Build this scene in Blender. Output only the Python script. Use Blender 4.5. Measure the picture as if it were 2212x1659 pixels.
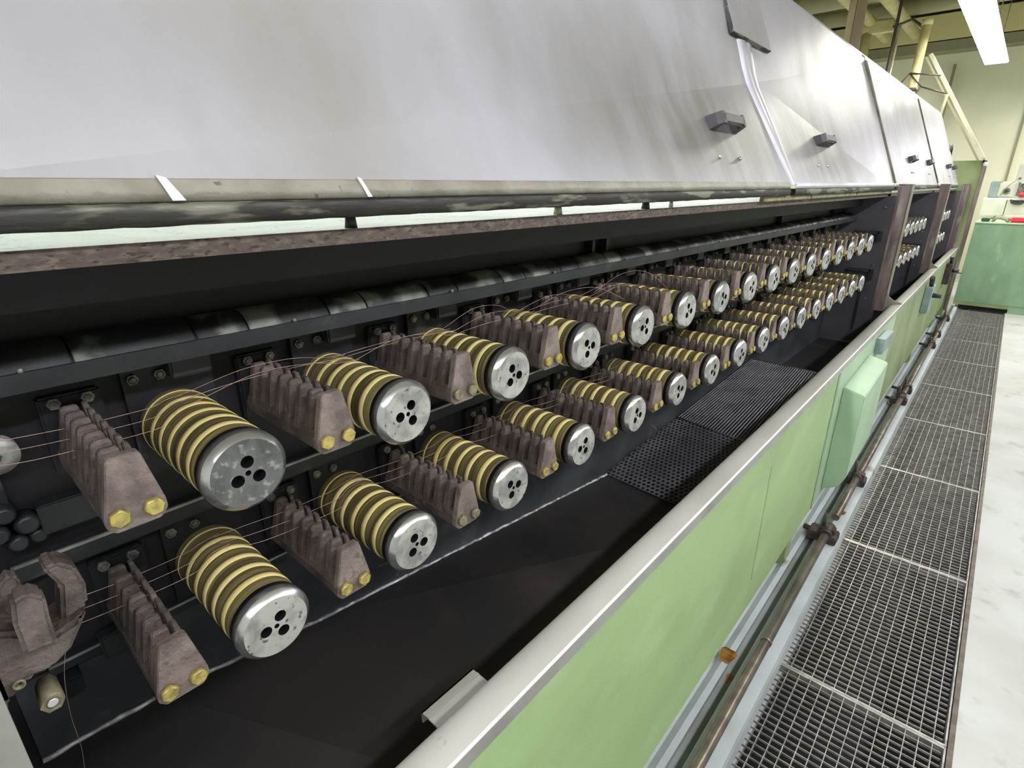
import bpy, bmesh, math, random
from mathutils import Vector, Matrix
random.seed(7)
for o in list(bpy.data.objects): bpy.data.objects.remove(o)
scene = bpy.context.scene
col = scene.collection
Z0 = 1.65          # camera height above the floor; all heights below are written relative to the camera

# ---------------------------------------------------------------- camera
cd = bpy.data.cameras.new('camera'); cam = bpy.data.objects.new('camera', cd); col.objects.link(cam)
def cam_basis(a, b, c):
    ca, sa, cb, sb, cc, sc = math.cos(a), math.sin(a), math.cos(b), math.sin(b), math.cos(c), math.sin(c)
    fwd = Vector((-sa*cb, ca*cb, -sb)); right = Vector((ca, sa, 0)); up = right.cross(fwd)
    r2 = cc*right + sc*up; u2 = -sc*right + cc*up
    return Matrix((r2, u2, -fwd)).transposed()
cam.matrix_world = Matrix.Translation((0, 0, Z0)) @ cam_basis(0.7301, 0.3531, 0.0022).to_4x4()
cd.sensor_width = 36; cd.sensor_fit = 'HORIZONTAL'; cd.lens = 1181.09/2212*36
cd.clip_start = 0.02; cd.clip_end = 100
scene.camera = cam

# ---------------------------------------------------------------- world / exposure
w = bpy.data.worlds.new('world'); scene.world = w; w.use_nodes = True
w.node_tree.nodes['Background'].inputs[0].default_value = (0.85, 0.9, 1, 1)
w.node_tree.nodes['Background'].inputs[1].default_value = 0.3
vs = scene.view_settings
vs.view_transform = 'Standard'; vs.look = 'None'; vs.gamma = 1; vs.use_curve_mapping = False
vs.exposure = 1.37
LAMP = 13.0

# ---------------------------------------------------------------- materials
def lin(c):
    return tuple(((x/255)/12.92 if x/255 <= .04045 else ((x/255+.055)/1.055)**2.4) for x in c)
def mat(name, c, rough=.5, metal=0., c2=None, scale=8., lo=.4, hi=.65, bump=0., bscale=60., stretch=None, c3=None, s3=30, lo3=.6, hi3=.7, rough2=None, spec=.5, detail=6, distort=0.):
    m = bpy.data.materials.new(name); m.use_nodes = True
    nt = m.node_tree; N = nt.nodes; L = nt.links; b = N['Principled BSDF']
    b.inputs['Base Color'].default_value = (*lin(c), 1)
    b.inputs['Roughness'].default_value = rough; b.inputs['Metallic'].default_value = metal
    b.inputs['Specular IOR Level'].default_value = spec
    tc = N.new('ShaderNodeTexCoord'); mp = N.new('ShaderNodeMapping')
    oi = N.new('ShaderNodeObjectInfo'); ad = N.new('ShaderNodeVectorMath'); ad.operation = 'ADD'
    ml = N.new('ShaderNodeMath'); ml.operation = 'MULTIPLY'; ml.inputs[1].default_value = 17.
    L.new(oi.outputs['Random'], ml.inputs[0]); L.new(tc.outputs['Object'], ad.inputs[0]); L.new(ml.outputs[0], ad.inputs[1])
    L.new(ad.outputs[0], mp.inputs['Vector'])
    if stretch: mp.inputs['Scale'].default_value = stretch
    def noise(sc, lo_, hi_):
        n = N.new('ShaderNodeTexNoise'); n.inputs['Scale'].default_value = sc; n.inputs['Detail'].default_value = detail
        n.inputs['Distortion'].default_value = distort
        r = N.new('ShaderNodeMapRange'); r.inputs['From Min'].default_value = lo_; r.inputs['From Max'].default_value = hi_
        L.new(mp.outputs[0], n.inputs['Vector']); L.new(n.outputs['Fac'], r.inputs['Value']); return r
    cur = None
    if c2:
        r = noise(scale, lo, hi)
        mx = N.new('ShaderNodeMix'); mx.data_type = 'RGBA'
        mx.inputs['A'].default_value = (*lin(c), 1); mx.inputs['B'].default_value = (*lin(c2), 1)
        L.new(r.outputs[0], mx.inputs['Factor']); cur = mx.outputs['Result']
        if rough2 is not None:
            rr = N.new('ShaderNodeMapRange'); rr.inputs['To Min'].default_value = rough; rr.inputs['To Max'].default_value = rough2
            L.new(r.outputs[0], rr.inputs['Value']); L.new(rr.outputs[0], b.inputs['Roughness'])
    if c3:
        r = noise(s3, lo3, hi3)
        mx = N.new('ShaderNodeMix'); mx.data_type = 'RGBA'
        if cur: L.new(cur, mx.inputs['A'])
        else: mx.inputs['A'].default_value = (*lin(c), 1)
        mx.inputs['B'].default_value = (*lin(c3), 1)
        L.new(r.outputs[0], mx.inputs['Factor']); cur = mx.outputs['Result']
    if cur: L.new(cur, b.inputs['Base Color'])
    if bump:
        n = N.new('ShaderNodeTexNoise'); n.inputs['Scale'].default_value = bscale; n.inputs['Detail'].default_value = 5
        L.new(mp.outputs[0], n.inputs['Vector'])
        bp = N.new('ShaderNodeBump'); bp.inputs['Strength'].default_value = bump; bp.inputs['Distance'].default_value = .01
        L.new(n.outputs['Fac'], bp.inputs['Height']); L.new(bp.outputs[0], b.inputs['Normal'])
    return m
def emit(name, c, s):
    m = bpy.data.materials.new(name); m.use_nodes = True
    b = m.node_tree.nodes['Principled BSDF']; b.inputs['Base Color'].default_value = (.8, .8, .8, 1)
    b.inputs['Emission Color'].default_value = (*c, 1); b.inputs['Emission Strength'].default_value = s
    return m
M = {}
M['hood'] = mat('hood_steel', (166, 166, 174), .37, .3, (150, 150, 152), 3.2, .42, .68, .12, 3.0, c3=(124, 123, 114), s3=1.7, lo3=.5, hi3=.8, stretch=(1, 1, .5), rough2=.45)
def grime_shade(name, spots):      # hand smudges and the darker reflection below the creases, painted into the colour
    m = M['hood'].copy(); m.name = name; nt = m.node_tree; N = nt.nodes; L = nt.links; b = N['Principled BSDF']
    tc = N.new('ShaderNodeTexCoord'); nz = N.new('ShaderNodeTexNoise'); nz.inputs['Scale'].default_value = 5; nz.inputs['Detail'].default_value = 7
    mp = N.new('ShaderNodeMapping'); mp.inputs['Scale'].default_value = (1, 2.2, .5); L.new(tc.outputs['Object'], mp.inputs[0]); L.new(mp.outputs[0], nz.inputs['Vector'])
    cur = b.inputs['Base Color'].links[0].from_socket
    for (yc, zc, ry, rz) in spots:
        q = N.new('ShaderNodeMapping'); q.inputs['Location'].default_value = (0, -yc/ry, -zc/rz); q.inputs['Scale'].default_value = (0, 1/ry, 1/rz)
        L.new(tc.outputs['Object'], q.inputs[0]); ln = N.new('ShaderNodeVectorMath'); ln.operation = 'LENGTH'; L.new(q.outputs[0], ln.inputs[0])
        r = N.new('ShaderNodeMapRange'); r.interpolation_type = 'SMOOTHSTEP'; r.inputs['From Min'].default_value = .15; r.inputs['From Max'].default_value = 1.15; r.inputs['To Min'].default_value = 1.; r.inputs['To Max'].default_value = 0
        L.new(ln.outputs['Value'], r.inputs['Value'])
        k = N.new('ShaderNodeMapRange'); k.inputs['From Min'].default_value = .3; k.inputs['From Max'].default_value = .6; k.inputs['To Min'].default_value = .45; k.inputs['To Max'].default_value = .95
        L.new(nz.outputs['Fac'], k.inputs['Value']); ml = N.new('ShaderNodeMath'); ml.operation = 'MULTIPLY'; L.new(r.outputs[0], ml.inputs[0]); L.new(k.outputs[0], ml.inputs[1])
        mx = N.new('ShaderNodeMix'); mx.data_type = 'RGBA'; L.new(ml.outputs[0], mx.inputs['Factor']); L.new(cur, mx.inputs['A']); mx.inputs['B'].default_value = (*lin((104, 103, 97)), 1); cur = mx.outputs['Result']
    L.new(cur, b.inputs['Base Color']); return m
GR = {-.95: grime_shade('near_hood_grime_shade', [(2.60, .14, 1.0, .26)]), 2.245: grime_shade('second_hood_grime_shade', [(.50, .14, .95, .24)])}
M['hood_band'] = mat('hood_edge_grime', (132, 130, 118), .45, .3, (116, 114, 100), 14, .4, .6, .2, 60, c3=(84, 82, 72), s3=55, lo3=.66, hi3=.72)
M['seal'] = mat('hood_seal', (52, 52, 48), .7, 0, (38, 36, 33), 9, .4, .6, .3, 60, c3=(118, 118, 104), s3=16, lo3=.53, hi3=.58, stretch=(1, .3, 1.6))
M['tab'] = mat('bright_tab', (235, 235, 245), .3, .6)
M['seamstrip'] = mat('seam_strip', (128, 126, 112), .5, .3, (95, 92, 80), 10)
M['plastic'] = mat('black_plastic', (52, 50, 58), .4, 0, (40, 38, 44), 20)
M['beam'] = mat('rusty_beam_edge', (92, 82, 76), .7, .2, (124, 113, 100), 150, .45, .7, .3, 80, c3=(66, 54, 50), s3=220, lo3=.55, hi3=.65, stretch=(1, .4, 1))
M['darksteel'] = mat('dark_oiled_steel', (46, 48, 53), .45, .3, (33, 34, 38), 6, .35, .65, .15, 40, c3=(84, 86, 88), s3=9, lo3=.62, hi3=.78, spec=.4)
M['blacksteel'] = mat('black_grimy_steel', (36, 36, 41), .55, .1, (29, 29, 33), 4, spec=.35)
M['tabletop'] = mat('pale_green_top', (205, 222, 196), .5, 0, (188, 204, 178), 12, c3=(150, 150, 130), s3=70, lo3=.65, hi3=.7)
M['duct'] = mat('mottled_duct', (50, 52, 53), .5, .2, (36, 37, 39), 7, .35, .6, .15, 50, c3=(122, 126, 118), s3=12, lo3=.54, hi3=.64)
M['rail'] = mat('rail_steel', (56, 60, 63), .42, .3, (42, 45, 48), 8, c3=(84, 88, 88), s3=12, lo3=.62, hi3=.76)
M['railedge'] = mat('edge_highlight', (176, 176, 174), .4, .4, (120, 120, 118), 30, stretch=(1, .5, 1))  # pale colour carries the highlight painted along rail and tray edges
M['shelf'] = mat('shelf_steel', (76, 78, 84), .42, .3, (58, 60, 65), 5, .4, .6, .1, 30, c3=(108, 109, 113), s3=6, lo3=.6, hi3=.75)
M['shelfedge'] = mat('weld_edge', (200, 200, 204), .45, .4, (130, 130, 134), 45, .4, .6, .5, 90)
M['tankfloor'] = mat('wet_black_floor', (36, 34, 33), .5, .1, (26, 26, 27), 3, .4, .65, .12, 20, c3=(50, 43, 38), s3=5, lo3=.56, hi3=.75, spec=.4)
M['cap'] = mat('cap_face', (190, 192, 187), .42, .35, (150, 152, 149), 30, .42, .6, .12, 90, c3=(96, 96, 94), s3=110, lo3=.61, hi3=.68, rough2=.55)
M['capdark'] = mat('cap_face_stained', (124, 126, 126), .45, .6, (96, 98, 98), 30, .4, .62, .12, 90, c3=(164, 166, 164), s3=90, lo3=.56, hi3=.68)
M['caprim'] = mat('cap_polished', (206, 207, 212), .22, .85, (184, 185, 188), 8, .4, .6, .05, 60)
M['ring'] = mat('yellow_ring', (246, 229, 160), .4, 0, (234, 214, 134), 6, .4, .7, .05, 40, stretch=(3, 1, 1))
M['olive'] = mat('olive_band', (128, 118, 78), .48, 0, (90, 80, 52), 3, .42, .58, .05, 60, c3=(160, 148, 92), s3=7, lo3=.57, hi3=.68, stretch=(40, 1, 1))
M['rubber'] = mat('black_gasket', (18, 14, 18), .6)
M['brown'] = mat('brown_casting', (110, 100, 96), .62, .1, (80, 71, 69), 26, .38, .64, .45, 120, c3=(142, 130, 122), s3=34, lo3=.6, hi3=.75)
M['brownface'] = mat('brown_casting_face', (146, 134, 127), .6, .1, (106, 94, 90), 24, .38, .64, .4, 150, c3=(104, 94, 90), s3=60, lo3=.6, hi3=.72)
M['brass'] = mat('brass_bolt', (204, 188, 108), .42, .3, (150, 138, 84), 90, .4, .65, .2, 200)
M['paleb'] = mat('pale_bolt', (150, 146, 118), .5, .35, (120, 112, 88), 90)
M['boltgrey'] = mat('dull_bolt', (140, 140, 134), .45, .5, (70, 70, 70), 60)
M['copper'] = mat('copper_wire', (206, 174, 158), .35, .5)
M['sill'] = mat('sill_stainless', (160, 159, 150), .4, .15, (146, 145, 134), 5, .4, .65, .08, 30, c3=(120, 114, 98), s3=26, lo3=.68, hi3=.76, stretch=(1, .5, 1))
M['sillrim'] = mat('sill_rim', (238, 238, 240), .3, .4)
M['silllip'] = mat('sill_lip', (172, 174, 168), .4, .4, (150, 152, 146), 9)
M['green'] = mat('green_panel', (158, 186, 132), .5, 0, (142, 166, 118), 2.2, .4, .68, .05, 90, c3=(170, 196, 146), s3=4, lo3=.56, hi3=.8, stretch=(1, .7, 1.4))
M['green2'] = mat('green_box', (168, 196, 164), .45, 0, (156, 186, 154), 4)
M['greenold'] = mat('worn_green', (142, 160, 116), .5, 0, (126, 140, 98), 2, .4, .6, c3=(108, 112, 78), s3=2.5, lo3=.56, hi3=.74, stretch=(1, .8, .6))
M['tankgreen'] = mat('green_tank', (130, 162, 130), .42, 0, (114, 144, 114), 2.5, .4, .7, c3=(158, 190, 156), s3=3.2, lo3=.62, hi3=.74, stretch=(2, 1, .8))
M['ledge'] = mat('bluegrey_ledge', (186, 196, 200), .42, 0, (168, 176, 178), 3, .4, .65, .04, 30, c3=(120, 112, 84), s3=4, lo3=.66, hi3=.72)
M['groove'] = mat('ledge_groove', (134, 142, 142), .5, 0, (118, 122, 118), 5)
M['pipe'] = mat('steel_pipe', (124, 116, 104), .35, .6, (92, 84, 74), 12, .4, .65, .1, 60)
M['valve'] = mat('grimy_valve', (62, 50, 52), .55, .3, (88, 80, 72), 30, .45, .65, .3, 100)
M['packing'] = mat('packing_strip', (150, 150, 112), .6, 0, (110, 108, 80), 20)
M['bulk'] = mat('bulkhead_steel', (92, 90, 98), .5, .2, (74, 73, 80), 4)
M['frameb'] = mat('grating_frame', (104, 96, 84), .55, .4, (78, 70, 62), 20)
M['grate'] = mat('galvanised_grate', (172, 170, 166), .4, .5, (132, 129, 124), 30)
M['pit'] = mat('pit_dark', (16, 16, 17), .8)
M['concrete'] = mat('concrete_floor', (180, 183, 180), .6, 0, (166, 167, 160), 2.2, .4, .65, .06, 40, c3=(148, 144, 130), s3=7, lo3=.6, hi3=.76)
M['wall'] = mat('pale_wall', (228, 228, 200), .7, 0, (218, 218, 188), .8, .4, .65)
M['wall_in'] = mat('wall_room', (206, 208, 196), .8)
M['ceil'] = mat('ceiling_steel', (178, 176, 140), .7, 0, (166, 164, 130), 2)
M['cream'] = mat('cream_beam', (212, 202, 150), .6)
M['greyband'] = mat('grey_band', (140, 138, 112), .6)
M['column'] = mat('painted_column', (176, 164, 136), .5, .1, (146, 128, 108), 5, .4, .6, stretch=(1, 1, .3))
M['creampipe'] = mat('cream_pipe', (198, 190, 138), .5, 0, (176, 168, 118), 6)
M['greypost'] = mat('worn_post', (152, 148, 132), .4, .4, (112, 98, 90), 12, .4, .6, .1, 60, stretch=(1, 1, .3))
M['brownpost'] = mat('brown_post', (142, 128, 126), .5, .2, (104, 92, 94), 8, .4, .6, .1, 60, c3=(186, 180, 172), s3=10, lo3=.58, hi3=.75, stretch=(1, 1, .35))
M['galv'] = mat('pale_tray', (196, 194, 172), .45, .3, (170, 166, 142), 8)
M['iron'] = mat('dark_iron', (74, 70, 58), .5, .3)
M['machine'] = mat('pale_machine', (206, 208, 192), .5, 0, (194, 196, 180), 4)
M['red'] = mat('red_cover', (214, 50, 70), .4, 0, (196, 40, 58), 6)
M['darkgreen'] = mat('dark_green_drum', (40, 72, 58), .4)
M['mesh'] = mat('tray_steel', (104, 105, 110), .4, .4, (84, 84, 88), 12, .4, .6)
M['lampwhite'] = mat('lamp_housing', (228, 228, 222), .4)
M['tube'] = emit('lamp_tube', (.97, .955, 1.), LAMP)
M['tubewarm'] = emit('lamp_tube_warm', (1, .975, .84), LAMP)
M['bluebox'] = mat('blue_grey_box', (142, 162, 160), .5, 0, (124, 142, 140), 12)
M['yellow'] = mat('warning_yellow', (222, 200, 70), .5)
M['stain'] = mat('rust_stain', (150, 108, 40), .35, 0, (96, 64, 26), 30, .4, .6)

# ---------------------------------------------------------------- mesh builder
class MB:
    def __init__(s): s.v = []; s.f = []; s.mi = []; s.sm = []
    def add(s, vs_, fs, mi=0, smooth=False):
        b = len(s.v); s.v += [tuple(v) for v in vs_]
        for f in fs: s.f.append(tuple(b+i for i in f)); s.mi.append(mi); s.sm.append(smooth)
        return s
    def box(s, x0, x1, y0, y1, z0, z1, mi=0):
        vs_ = [(x, y, z) for x in (x0, x1) for y in (y0, y1) for z in (z0, z1)]
        return s.add(vs_, [(0,1,3,2),(4,6,7,5),(0,4,5,1),(2,3,7,6),(0,2,6,4),(1,5,7,3)], mi)
    def hexa(s, P, mi=0):     # 8 points: bottom 4 ccw, top 4 ccw
        return s.add(P, [(3,2,1,0),(4,5,6,7),(0,1,5,4),(1,2,6,5),(2,3,7,6),(3,0,4,7)], mi)
    def loft(s, A, B, mi=0, caps=True, smooth=False):  # two closed loops
        n = len(A); fs = [(i, (i+1) % n, n+(i+1) % n, n+i) for i in range(n)]
        s.add(list(A)+list(B), fs, mi, smooth)
        if caps: s.add(list(A), [tuple(range(n))[::-1]], mi); s.add(list(B), [tuple(range(n))], mi)
        return s
    def strip(s, A, B, mi=0, smooth=False):             # two open polylines
        n = len(A); return s.add(list(A)+list(B), [(i, i+1, n+i+1, n+i) for i in range(n-1)], mi, smooth)
    def tube(s, pts, r, n=8, mi=0, caps=True, smooth=True):
        P = [Vector(p) for p in pts]; rings = []
        prev = None
        for i, p in enumerate(P):
            t = (P[min(i+1, len(P)-1)]-P[max(i-1, 0)]).normalized()
            ref = Vector((0, 0, 1)) if abs(t.z) < .95 else Vector((1, 0, 0))
            u = t.cross(ref).normalized()
            if prev is not None and u.dot(prev) < 0: u = -u
            prev = u; v = t.cross(u).normalized()
            rr = r[i] if isinstance(r, (list, tuple)) else r
            rings.append([p+u*rr*math.cos(a)+v*rr*math.sin(a) for a in [2*math.pi*k/n for k in range(n)]])
        b = len(s.v)
        for R_ in rings: s.v += [tuple(q) for q in R_]
        for i in range(len(rings)-1):
            for k in range(n):
                s.f.append((b+i*n+k, b+i*n+(k+1) % n, b+(i+1)*n+(k+1) % n, b+(i+1)*n+k)); s.mi.append(mi); s.sm.append(smooth)
        if caps:
            s.f.append(tuple(b+k for k in range(n))[::-1]); s.mi.append(mi); s.sm.append(False)
            e = b+(len(rings)-1)*n; s.f.append(tuple(e+k for k in range(n))); s.mi.append(mi); s.sm.append(False)
        return s
    def lathe(s, prof, n=40, axis='x', c=(0, 0, 0), mi=0, smooth=True, caps=False):   # prof: (along, radius)
        b = len(s.v)
        for a, r in prof:
            for k in range(n):
                t = 2*math.pi*k/n; p, q = r*math.cos(t), r*math.sin(t)
                v = {'x': (a, p, q), 'y': (p, a, q), 'z': (p, q, a)}[axis]
                s.v.append((v[0]+c[0], v[1]+c[1], v[2]+c[2]))
        for i in range(len(prof)-1):
            for k in range(n):
                s.f.append((b+i*n+k, b+i*n+(k+1) % n, b+(i+1)*n+(k+1) % n, b+(i+1)*n+k)); s.mi.append(mi); s.sm.append(smooth)
        if caps:
            s.f.append(tuple(b+k for k in range(n))[::-1]); s.mi.append(mi); s.sm.append(False)
            e = b+(len(prof)-1)*n; s.f.append(tuple(e+k for k in range(n))); s.mi.append(mi); s.sm.append(False)
        return s
    def mesh(s, name, mats, off=(0, 0, 0), fix=True, bevel=0):
        me = bpy.data.meshes.new(name)
        me.from_pydata([(x-off[0], y-off[1], z-off[2]) for x, y, z in s.v], [], s.f)
        for m in (mats if isinstance(mats, (list, tuple)) else [mats]): me.materials.append(m)
        for p, mi, sm in zip(me.polygons, s.mi, s.sm): p.material_index = mi; p.use_smooth = sm
        if fix or bevel:
            bm = bmesh.new(); bm.from_mesh(me); bmesh.ops.remove_doubles(bm, verts=bm.verts, dist=1e-5)
            bmesh.ops.recalc_face_normals(bm, faces=bm.faces)
            if bevel:
                ed = [e for e in bm.edges if len(e.link_faces) == 2 and e.calc_face_angle(0) > .5]
                bmesh.ops.bevel(bm, geom=ed, offset=bevel, segments=2, affect='EDGES', clamp_overlap=True)
            bm.to_mesh(me); bm.free()
        return me
ORIG = {}
def tag(o, label=None, cat=None, group=None, kind=None):
    if label: o['label'] = label
    if cat: o['category'] = cat
    if group: o['group'] = group
    if kind: o['kind'] = kind
    return o
def empty(name, loc, label=None, cat=None, group=None, kind=None):
    o = bpy.data.objects.new(name, None); col.objects.link(o); o.empty_display_size = .05
    o.location = (loc[0], loc[1], loc[2]+Z0); ORIG[o.name] = tuple(loc)
    return tag(o, label, cat, group, kind)
def put(mb, name, m, parent=None, origin=None, local=False, bevel=0, fix=True, kind=None, label=None, cat=None, group=None):
    """link a built mesh; coordinates are scene coordinates relative to the camera height unless local"""
    if parent is not None:
        off = (0, 0, 0) if local else ORIG[parent.name]
        o = bpy.data.objects.new(name, mb.mesh(name, m, off, fix, bevel)); o.parent = parent
        ORIG[o.name] = off
    else:
        off = origin or mb.v[0]
        o = bpy.data.objects.new(name, mb.mesh(name, m, off, fix, bevel)); o.location = (off[0], off[1], off[2]+Z0)
        ORIG[o.name] = off
    col.objects.link(o)
    return tag(o, label, cat, group, kind)
def copy_tree(o, parent=None):
    c = o.copy(); col.objects.link(c)
    if parent is not None: c.parent = parent
    for ch in o.children: copy_tree(ch, c)
    return c
def place(o, loc): o.location = (loc[0], loc[1], loc[2]+Z0); ORIG[o.name] = tuple(loc)
ordn = ['first', 'second', 'third', 'fourth', 'fifth', 'sixth', 'seventh', 'eighth', 'ninth', 'tenth', 'eleventh', 'twelfth', 'thirteenth', 'fourteenth', 'fifteenth', 'sixteenth']
def ax(x, y): return x - .0133*y      # the tank front and the aisle run very slightly askew of the roller rows

# ---------------------------------------------------------------- room
FL = -1.65
PITL, PITR = -.25, .245
m_ = MB().box(.245, 5, -4, 14.2, FL-.05, FL)
m_.v = [(ax(x, y) if x < 1 else x, y, z) for x, y, z in m_.v]
put(m_, 'floor', M['concrete'], origin=(2, 4, FL), kind='structure')
put(MB().box(-5, -.27, -4, 14.2, FL-.06, FL-.02), 'floor', M['concrete'], origin=(-3, 4, FL), kind='structure')
put(MB().box(-.8, .6, -4, 14, FL-.5, FL-.42), 'trim_1', M['pit'], origin=(0, 4, FL-.4), kind='structure', label='dark bottom of the drain pit under the floor gratings')
CE = 2.95
put(MB().box(-5, 5, 14, 14.2, FL, CE), 'wall_back', M['wall'], origin=(0, 14, FL), kind='structure')
put(MB().box(5, 5.2, -4, 14.2, FL, CE), 'wall_right', M['wall_in'], origin=(5, 4, FL), kind='structure')
put(MB().box(-5.2, -5, -4, 14.2, FL, CE), 'wall_left', M['wall_in'], origin=(-5, 4, FL), kind='structure')
put(MB().box(-5, 5, -4.2, -4, FL, CE), 'wall_front', M['wall_in'], origin=(0, -4, FL), kind='structure')
ce = put(MB().box(-5, 5, -4, 14.2, CE, CE+.1), 'ceiling', M['ceil'], origin=(0, 4, CE), kind='structure')
rib = MB().box(-5, 5, -.07, .07, -.07, 0)
rm = None
for i in range(26):
    o = put(rib, 'ceiling_rib', M['ceil'], ce, local=True) if rm is None else bpy.data.objects.new('ceiling_rib', rm)
    if rm is None: rm = o.data
    else: o.parent = ce; col.objects.link(o)
    o.location = (0, 5.0-4+i*.36, 0)
put(MB().box(-5, 5, 13.55, 14, 2.42, 2.82), 'trim_2', M['cream'], origin=(0, 13.7, 2.4), kind='structure', label='cream beam along the top of the far wall')
put(MB().box(-5, 5, 13.62, 14, 2.24, 2.4), 'trim_3', M['greyband'], origin=(0, 13.7, 2.2), kind='structure', label='grey cable channel under the cream beam')
put(MB().box(-.415, -.385, 13.97, 14, FL, 2.24), 'trim_4', M['greyband'], origin=(-.23, 13.97, FL), kind='structure', label='grey vertical wall joint behind the pale machine')
put(MB().box(-1.60, -1.56, 13.9, 13.95, 1.0, 2.05), 'trim_5', M['greyband'], origin=(-.9, 13.9, -.2), kind='structure', label='grey vertical conduit on the far wall')

# ---------------------------------------------------------------- lamps
def lamp(x, y, z, L, wd, label, group, warm=False):
    r = empty('fluorescent_lamp', (x, y, z), label, 'lamp', group)
    m = MB(); h = .05
    m.loft([(-wd/2, -L/2, 0), (wd/2, -L/2, 0), (wd*.3, -L/2, h), (-wd*.3, -L/2, h)], [(-wd/2, L/2, 0), (wd/2, L/2, 0), (wd*.3, L/2, h), (-wd*.3, L/2, h)])
    put(m, 'housing', M['lampwhite'], r, local=True)
    put(MB().box(-wd*.46, wd*.46, -L*.49, L*.49, -.012, -.001), 'diffuser', M['tubewarm' if warm else 'tube'], r, local=True)
    for yy in (-L*.35, L*.35):
        put(MB().tube([(0, yy, h), (0, yy, CE-z)], .006, 6), 'hanger', M['greypost'], r, local=True)
    return r
for i, y in enumerate((10.35, 8.75, 7.15)):
    lamp(-.79, y, 1.6, 1.56, .27, ['lit fluorescent ceiling lamp nearest the far wall, its end in view', 'lit fluorescent ceiling lamp, middle of the row over the hood', 'lit fluorescent ceiling lamp cut off by the top of the picture'][i], 'fluorescent lamps hanging over the hood', warm=True)
lamp(-.98, .1, 1.6, 3.6, .30, 'added unseen lamp over the near hood cover, above the picture', None)  # unseen source added to brighten the near hood sheet
lamp(1.7, 4.6, 1.75, 15.5, .28, 'long row lamp hanging over the walkway, outside the picture on the right', None)
lamp(-3.3, 12.3, 1.9, 2.2, .3, 'added lamp brightening the far wall, hidden behind the hood', None)  # extra source put in to lift the far wall
lamp(.95, 12.7, 1.6, 2.2, .3, 'added lamp brightening the far wall, outside the picture on the right', None)  # second unseen source added for a brighter far wall
lamp(-2.7, 3.2, 1.3, 9.5, .3, 'long row lamp behind the machine, hidden by the hood', None)

# ---------------------------------------------------------------- machine frame
PY = (4.27, 6.42, 8.6)       # the three posts
FR = empty('machine_frame', (-.9, 2, FL), 'long dark steel frame with brown posts that carries both rows of rollers', 'machine')
Y0, Y1 = -.9, 8.75
# top beam: C channel, thin top flange
bm_ = MB(); fx = -.664
bm_.box(fx-.004, fx, Y0, PY[0], -.0775, -.0585, 0)
put(bm_, 'beam_edge', M['beam'], FR)
put(MB().box(fx-.13, fx-.004, Y0, PY[0], -.0775, -.0625), 'beam_flange', M['blacksteel'], FR)
put(MB().box(fx-.14, fx-.128, Y0, PY[0], -.135, -.0775), 'beam_web', M['blacksteel'], FR)
for a, b in ((PY[0]+.1, PY[1]), (PY[1]+.1, PY[2])):
    put(MB().box(fx-.004, fx, a, b, -.0775, -.0585), 'beam_edge', M['beam'], FR)
    put(MB().box(fx-.13, fx-.004, a, b, -.0775, -.0625), 'beam_flange', M['blacksteel'], FR)
put(MB().box(-1.9, fx-.004, Y0, 8.6, -.0625, -.0585), 'top_plate', M['tabletop'], FR)
put(MB().box(-.905, -.885, Y0, Y1, -1.1, -.0625), 'back_plate', M['blacksteel'], FR)
# faint vertical stiffeners on the back plate
for y in (1.29, 1.36, 2.9, 3.9):
    put(MB().box(-.885, -.86, y, y+.012, -.185, -.08), 'stiffener', M['darksteel'], FR)
# duct of short and long shells
dj = [-.5, -.3, -.09, .03, .115, .254, .326, .459, .532, .67, .746, .882, .955, 1.091, 1.165, 1.303, 1.379, 1.508, 1.58, 1.714, 1.806, 1.937, 2.01, 2.15, 2.22, 2.36, 2.43, 2.57, 2.64, 2.78, 2.85, 2.99, 3.06, 3.2, 3.27, 3.41, 3.48, 3.62, 3.69, 3.83, 3.9, 4.04, 4.11, 4.26]
for i in range(len(dj)-1):
    a, b = dj[i]+.0015, dj[i+1]-.0015; r = .0455
    mb = MB(); A_ = [math.pi*t/14 for t in range(15)]
    L_ = [[(-.852+rr*math.cos(t), yy, -.2255+rr*math.sin(t)) for t in A_] for yy, rr in ((a, r-.002), (a+.002, r), (b-.002, r), (b, r-.002))]
    for p_, q_ in zip(L_, L_[1:]): mb.strip(p_, q_, 0, True)
    put(mb, 'duct_segment', M['duct'], FR)
mb = MB(); mb.strip([(-.852+.041*math.cos(math.pi*t/14), Y0, -.2255+.041*math.sin(math.pi*t/14)) for t in range(15)], [(-.852+.041*math.cos(math.pi*t/14), 4.26, -.2255+.041*math.sin(math.pi*t/14)) for t in range(15)], 0, True); put(mb, 'duct_core', M['blacksteel'], FR)
# angle rail in front of the duct
put(MB().box(-.812, -.806, Y0, 4.26, -.2275, -.2045).box(-.86, -.812, Y0, 4.26, -.2275, -.2225), 'angle_rail', M['rail'], FR)
for k in range(14):
    y = .065+k*.33
    put(MB().lathe([(-.2045, .0032), (-.2005, .0032), (-.199, .0016)], 8, 'z', (-.809, y, 0), caps=True), 'rail_screw', M['boltgrey'], FR)
# middle rail between the rows
put(MB().box(-.885, -.862, .0, 4.26, -.492, -.468), 'middle_rail', M['rail'], FR)
put(MB().box(-.863, -.859, .0, 4.26, -.4685, -.4645), 'rail_edge_highlight', M['railedge'], FR)
put(MB().box(-.885, -.868, .0, 4.26, -.655, -.64), 'lower_rail', M['rail'], FR)
put(MB().box(-.869, -.866, .0, 4.26, -.641, -.638), 'rail_edge_highlight', M['railedge'], FR)
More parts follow.
